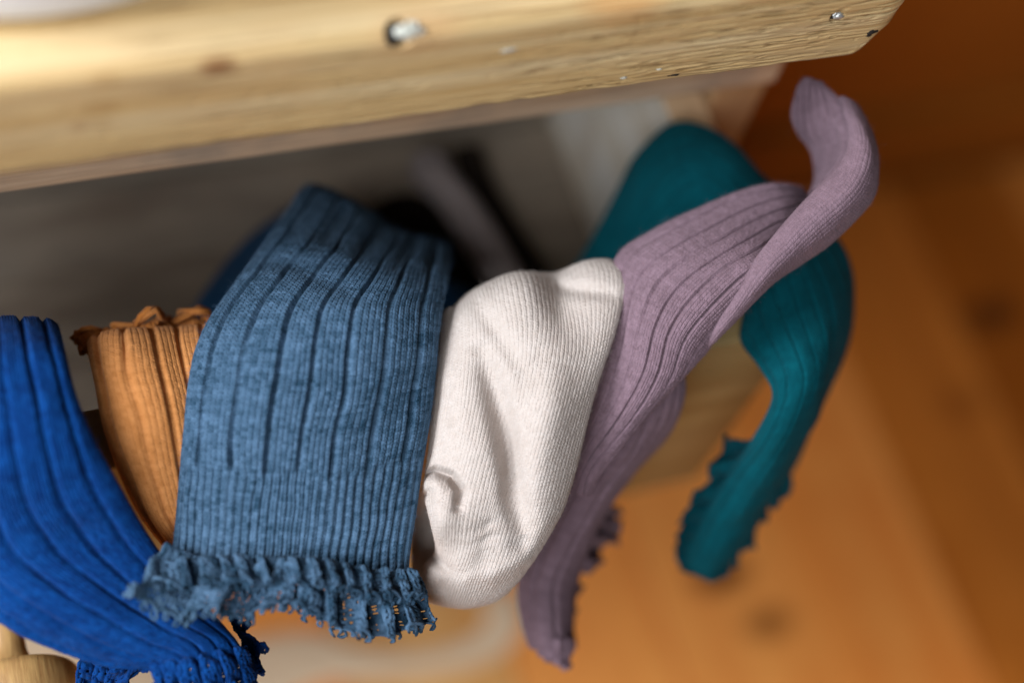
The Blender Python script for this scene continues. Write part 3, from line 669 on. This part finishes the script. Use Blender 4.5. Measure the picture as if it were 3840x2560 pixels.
blobk = [
 [(2330, 1330, 472), (2440, 1330, 466), (2555, 1380, 472)],
 [(2310, 1500, 476), (2440, 1490, 466), (2560, 1470, 473)],
 [(2240, 1650, 482), (2365, 1640, 471), (2500, 1610, 492)],
 [(2160, 1800, 488), (2255, 1780, 476), (2380, 1730, 497)],
 [(2070, 1980, 493), (2150, 1960, 481), (2240, 1930, 502)],
 [(1965, 2150, 497), (2060, 2160, 484), (2155, 2150, 506)],
 [(1975, 2300, 498), (2050, 2320, 485), (2130, 2330, 508)],
 [(2010, 2400, 498), (2065, 2420, 487), (2140, 2430, 509)]]
sock_piece('leg', blobk, 30, 1.1, 6, 3, 5.0, M_MAUVE, mauve, amp=0.5, rib=(3.2, 0.5, 1.3, 1.0), tone=(0.35, 0.3), seed=63, squash=3)
lace('lace_frill', [(2010, 2360, 486), (2070, 2390, 482), (2150, 2390, 488)], [(2030, 2430, 486), (2090, 2475, 484), (2125, 2495, 490)], 6, 0, M_MAUVE, mauve, folds=4, amp=1.6, seed=65, ns=220, nw=20, holes=False, picot=0.0, thick=1.3, loops=7, lsize=2.2, lrad=0.9)
lace('lace_frill', [(2255, 1880, 500), (2225, 1970, 502), (2200, 2060, 503), (2135, 2180, 503), (2125, 2330, 503)], [(2305, 1900, 516), (2290, 1990, 518), (2255, 2060, 518), (2150, 2200, 510), (2135, 2360, 510)], 6, 0, M_MAUVE, mauve, folds=6, amp=2.4, seed=67, ns=260, nw=20, holes=False, picot=0.0, thick=1.3, loops=7, lsize=2.2, lrad=0.9, tone=(0.2, 0.3))

# ================================================================== teal sock
teal = root_at('frilled_sock', (2700, 900, 490))
tag(teal, 'teal ribbed sock looped over the drawer corner, underneath the mauve sock', 'sock', 'socks draped over the drawer front')
net_t = [
 [(2060, 1120, 540), (2120, 1180, 532), (2180, 1250, 530), (2240, 1320, 534)],
 [(2190, 950, 538), (2270, 1020, 528), (2330, 1100, 524), (2400, 1200, 526)],
 [(2310, 730, 532), (2385, 820, 520), (2450, 930, 514), (2510, 1080, 516)],
 [(2400, 570, 526), (2465, 690, 512), (2525, 820, 506), (2580, 990, 508)],
 [(2535, 462, 520), (2570, 600, 506), (2610, 750, 499), (2650, 930, 500)],
 [(2700, 510, 516), (2690, 640, 501), (2700, 780, 494), (2720, 940, 495)],
 [(2860, 665, 510), (2800, 760, 495), (2780, 870, 488), (2770, 1000, 490)],
 [(3010, 780, 504), (2910, 860, 488), (2850, 960, 481), (2795, 1080, 484)],
 [(3130, 890, 500), (3010, 970, 482), (2905, 1055, 474), (2795, 1170, 478)],
 [(3190, 1020, 503), (3065, 1090, 478), (2940, 1170, 469), (2775, 1275, 472)],
 [(3192, 1180, 505), (3090, 1225, 474), (2985, 1290, 464), (2840, 1370, 467)],
 [(3160, 1320, 508), (3080, 1345, 473), (3000, 1390, 462), (2891, 1455, 463)],
 [(3104, 1443, 508), (3040, 1465, 474), (2975, 1495, 463), (2885, 1525, 464)],
 [(3035, 1590, 512), (2980, 1605, 480), (2920, 1625, 469), (2832, 1625, 470)],
 [(2973, 1737, 522), (2905, 1760, 491), (2840, 1765, 480), (2762, 1730, 482)],
 [(2880, 1880, 530), (2815, 1900, 501), (2750, 1910, 491), (2670, 1870, 493)],
 [(2780, 2020, 536), (2725, 2040, 509), (2670, 2050, 501), (2600, 2000, 503)],
 [(2710, 2100, 540), (2665, 2115, 514), (2615, 2115, 508), (2570, 2070, 509)]]
sock_piece('leg', net_t, 50, 1.15, 6, 3, 3.6, M_TEAL, teal, amp=0.5, rib=(6, 0.4, 0.8, 1.0), tone=(0.55, 0.34), seed=71, waves=0.9, squash=4)
lace('lace_frill', [(2850, 1650, 478), (2790, 1770, 484), (2720, 1890, 492), (2650, 2010, 502), (2630, 2090, 508)], [(2745, 1640, 492), (2650, 1790, 497), (2590, 1930, 502), (2545, 2040, 508), (2560, 2115, 512)], 6, 0, M_TEAL, teal, folds=7, amp=2.2, seed=73, ns=300, nw=20, holes=False, picot=0.0, thick=1.3, loops=7, lsize=2.2, lrad=0.9, tone=(0.2, 0.3))
lace('lace_frill', [(2580, 2070, 508), (2630, 2090, 508), (2700, 2090, 512), (2790, 1980, 512), (2870, 1860, 508), (2960, 1720, 504)], [(2568, 2130, 510), (2640, 2150, 510), (2705, 2150, 514), (2810, 2010, 516), (2880, 1900, 514), (2960, 1830, 512)], 6, 0, M_TEAL, teal, folds=9, amp=2.0, seed=75, ns=360, nw=20, holes=False, picot=0.0, thick=1.3, loops=7, lsize=2.2, lrad=0.9, tone=(0.3, 0.3))

# ================================================================== things lying in the drawer
navy = root_at('folded_sock', (1000, 1250, 500))
tag(navy, 'dark navy sock lying inside the drawer underneath the dusty blue sock', 'sock', 'socks lying inside the drawer')
sock_piece('leg', [
 [(1080, 800, 575), (1250, 830, 572), (1500, 900, 575)],
 [(930, 900, 560), (1200, 960, 550), (1560, 980, 562)],
 [(800, 1050, 545), (1200, 1080, 530), (1680, 1060, 550)],
 [(710, 1190, 530), (1200, 1190, 515), (1790, 1110, 540)],
 [(680, 1300, 520), (1200, 1300, 508), (1800, 1200, 532)],
 [(720, 1400, 520), (1200, 1400, 508), (1760, 1320, 530)]], 40, 1.6, 5, 3, 7, M_NAVY, navy, amp=0.3, rib=(5, 0.6, 1.2, 0), seed=81, squash=3)
taupe = root_at('folded_sock', (1750, 800, 600))
tag(taupe, 'dim taupe sock lying flat on the drawer bottom behind the oatmeal sock', 'sock', 'socks lying inside the drawer')
sock_piece('leg', [
 [(1555, 600, 606), (1610, 590, 596), (1670, 600, 600)],
 [(1550, 660, 604), (1625, 650, 588), (1705, 660, 596)],
 [(1640, 760, 600), (1705, 740, 582), (1775, 745, 592)],
 [(1730, 890, 592), (1795, 870, 574), (1860, 870, 584)],
 [(1810, 1030, 584), (1875, 1010, 568), (1935, 1000, 576)],
 [(1890, 1170, 576), (1950, 1150, 560), (2010, 1130, 568)]], 14, 1.5, 5, 3, 4, M_TAUPE, taupe, amp=0.3, rib=(4, 0.6, 1.0, 0), seed=83, squash=3)

drawer_shade = root_at('folded_sock', (1550, 900, 600))  # made-up sock shape, near-black to put shade into the drawer hollow
tag(drawer_shade, 'dark sock-shaped filler added as shade in the drawer between the dusty blue and the taupe sock', 'sock', 'socks lying inside the drawer')
M_SHADE = yarn_mat('drawer_shade_dark', (0.010, 0.007, 0.005), (0.024, 0.017, 0.013), 0.0)  # shade of the drawer hollow as a near-black colour
sock_piece('leg', [
 [(1370, 800, 622), (1460, 760, 612), (1570, 740, 618)],
 [(1400, 880, 616), (1540, 840, 604), (1680, 800, 612)],
 [(1500, 1000, 604), (1640, 950, 592), (1780, 920, 602)],
 [(1620, 1130, 596), (1760, 1080, 584), (1880, 1050, 594)],
 [(1700, 1250, 590), (1840, 1200, 578), (1960, 1160, 588)]], 24, 1.5, 5, 3, 4, M_SHADE, drawer_shade, amp=0.3, rib=(4, 0.6, 1.0, 0), seed=85, squash=3)

sock_piece('toe', [  # no real toe: dark strip added as the shadow line beside the taupe sock
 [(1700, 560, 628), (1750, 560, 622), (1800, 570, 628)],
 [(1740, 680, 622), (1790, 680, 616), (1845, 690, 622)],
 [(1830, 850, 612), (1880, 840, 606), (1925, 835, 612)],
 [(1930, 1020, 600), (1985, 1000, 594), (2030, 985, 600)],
 [(2020, 1150, 592), (2070, 1130, 586), (2110, 1110, 592)]], 8, 1.5, 5, 3, 3, M_SHADE, drawer_shade, amp=0.3, seed=87, squash=3)

# ================================================================== white dish on the table top
def dish():
    c = (-186, 166.0, 101.0)
    prof = [(0.01, 0.2), (50, 0.2), (80, 0.3), (87, 1.5), (90, 5), (91.5, 14), (92, 30), (92.3, 44), (91, 45.5), (89.5, 44), (88, 30), (84, 10), (60, 4.2), (0.01, 4)]
    p = catmull(np.array(prof, float), np.linspace(0, len(prof)-1, 70)); p[:, 0] = np.maximum(p[:, 0], 0.01)
    a = np.linspace(0, 2*math.pi, 129)
    V = np.stack([c[0]+p[:, 0][:, None]*np.cos(a), c[1]+p[:, 0][:, None]*np.sin(a), c[2]+p[:, 1][:, None]+0*a], -1)
    o = link('dish', mesh_np('dish', V.reshape(-1, 3), grid_faces(70, 129)), CERAM)
    tag(o, 'white round dish standing on the pine top, cut off by the corner', 'dish')
dish()

# ================================================================== pale raised strip on the floor, built for shapes of unclear nature
def floor_pt(px, py, z=-450.0):
    q = ((px-1920)/FPX)*RGT + ((py-1280)/FPX)*DWN + FWD; return CAM + q*(z-CAM[2])/q[2]
upper = [(-300, 2250), (150, 2330), (500, 2440), (800, 2430), (1000, 2380), (1180, 2370), (1350, 2430), (1560, 2445), (1740, 2400), (1820, 2320), (1800, 2240)]
lower = [(-300, 2900), (100, 2800), (500, 2760), (800, 2720), (1020, 2640), (1220, 2560), (1400, 2545), (1620, 2525), (1850, 2470), (1960, 2350), (1930, 2200)]
U = catmull(np.array([floor_pt(*p) for p in upper]), np.linspace(0, 10, 90)); Lw = catmull(np.array([floor_pt(*p) for p in lower]), np.linspace(0, 10, 90))
w = np.linspace(0, 1, 24)[None, :, None]
Bc = U[:, None, :]*(1-w)+Lw[:, None, :]*w
arch = np.sqrt(np.clip(1-(2*w[..., 0]-1)**6, 0, 1))
Tp = Bc.copy(); Tp[..., 2] += 1.0+3.0*arch+1.2*vnoise(np.arange(90)[:, None]/9, np.arange(24)[None, :]/6, 4)*arch
Bt = Bc.copy(); Bt[..., 2] += 0.9
me = mesh_np('floor_strip', np.concatenate([Tp.reshape(-1, 3), Bt.reshape(-1, 3)]), np.concatenate([grid_faces(90, 24), grid_faces(90, 24, 90*24, True)]))
tag(link('floor_strip', me, PALE_TAN), 'pale tan strip lying in a curve on the floor below the socks', 'floor_strip')
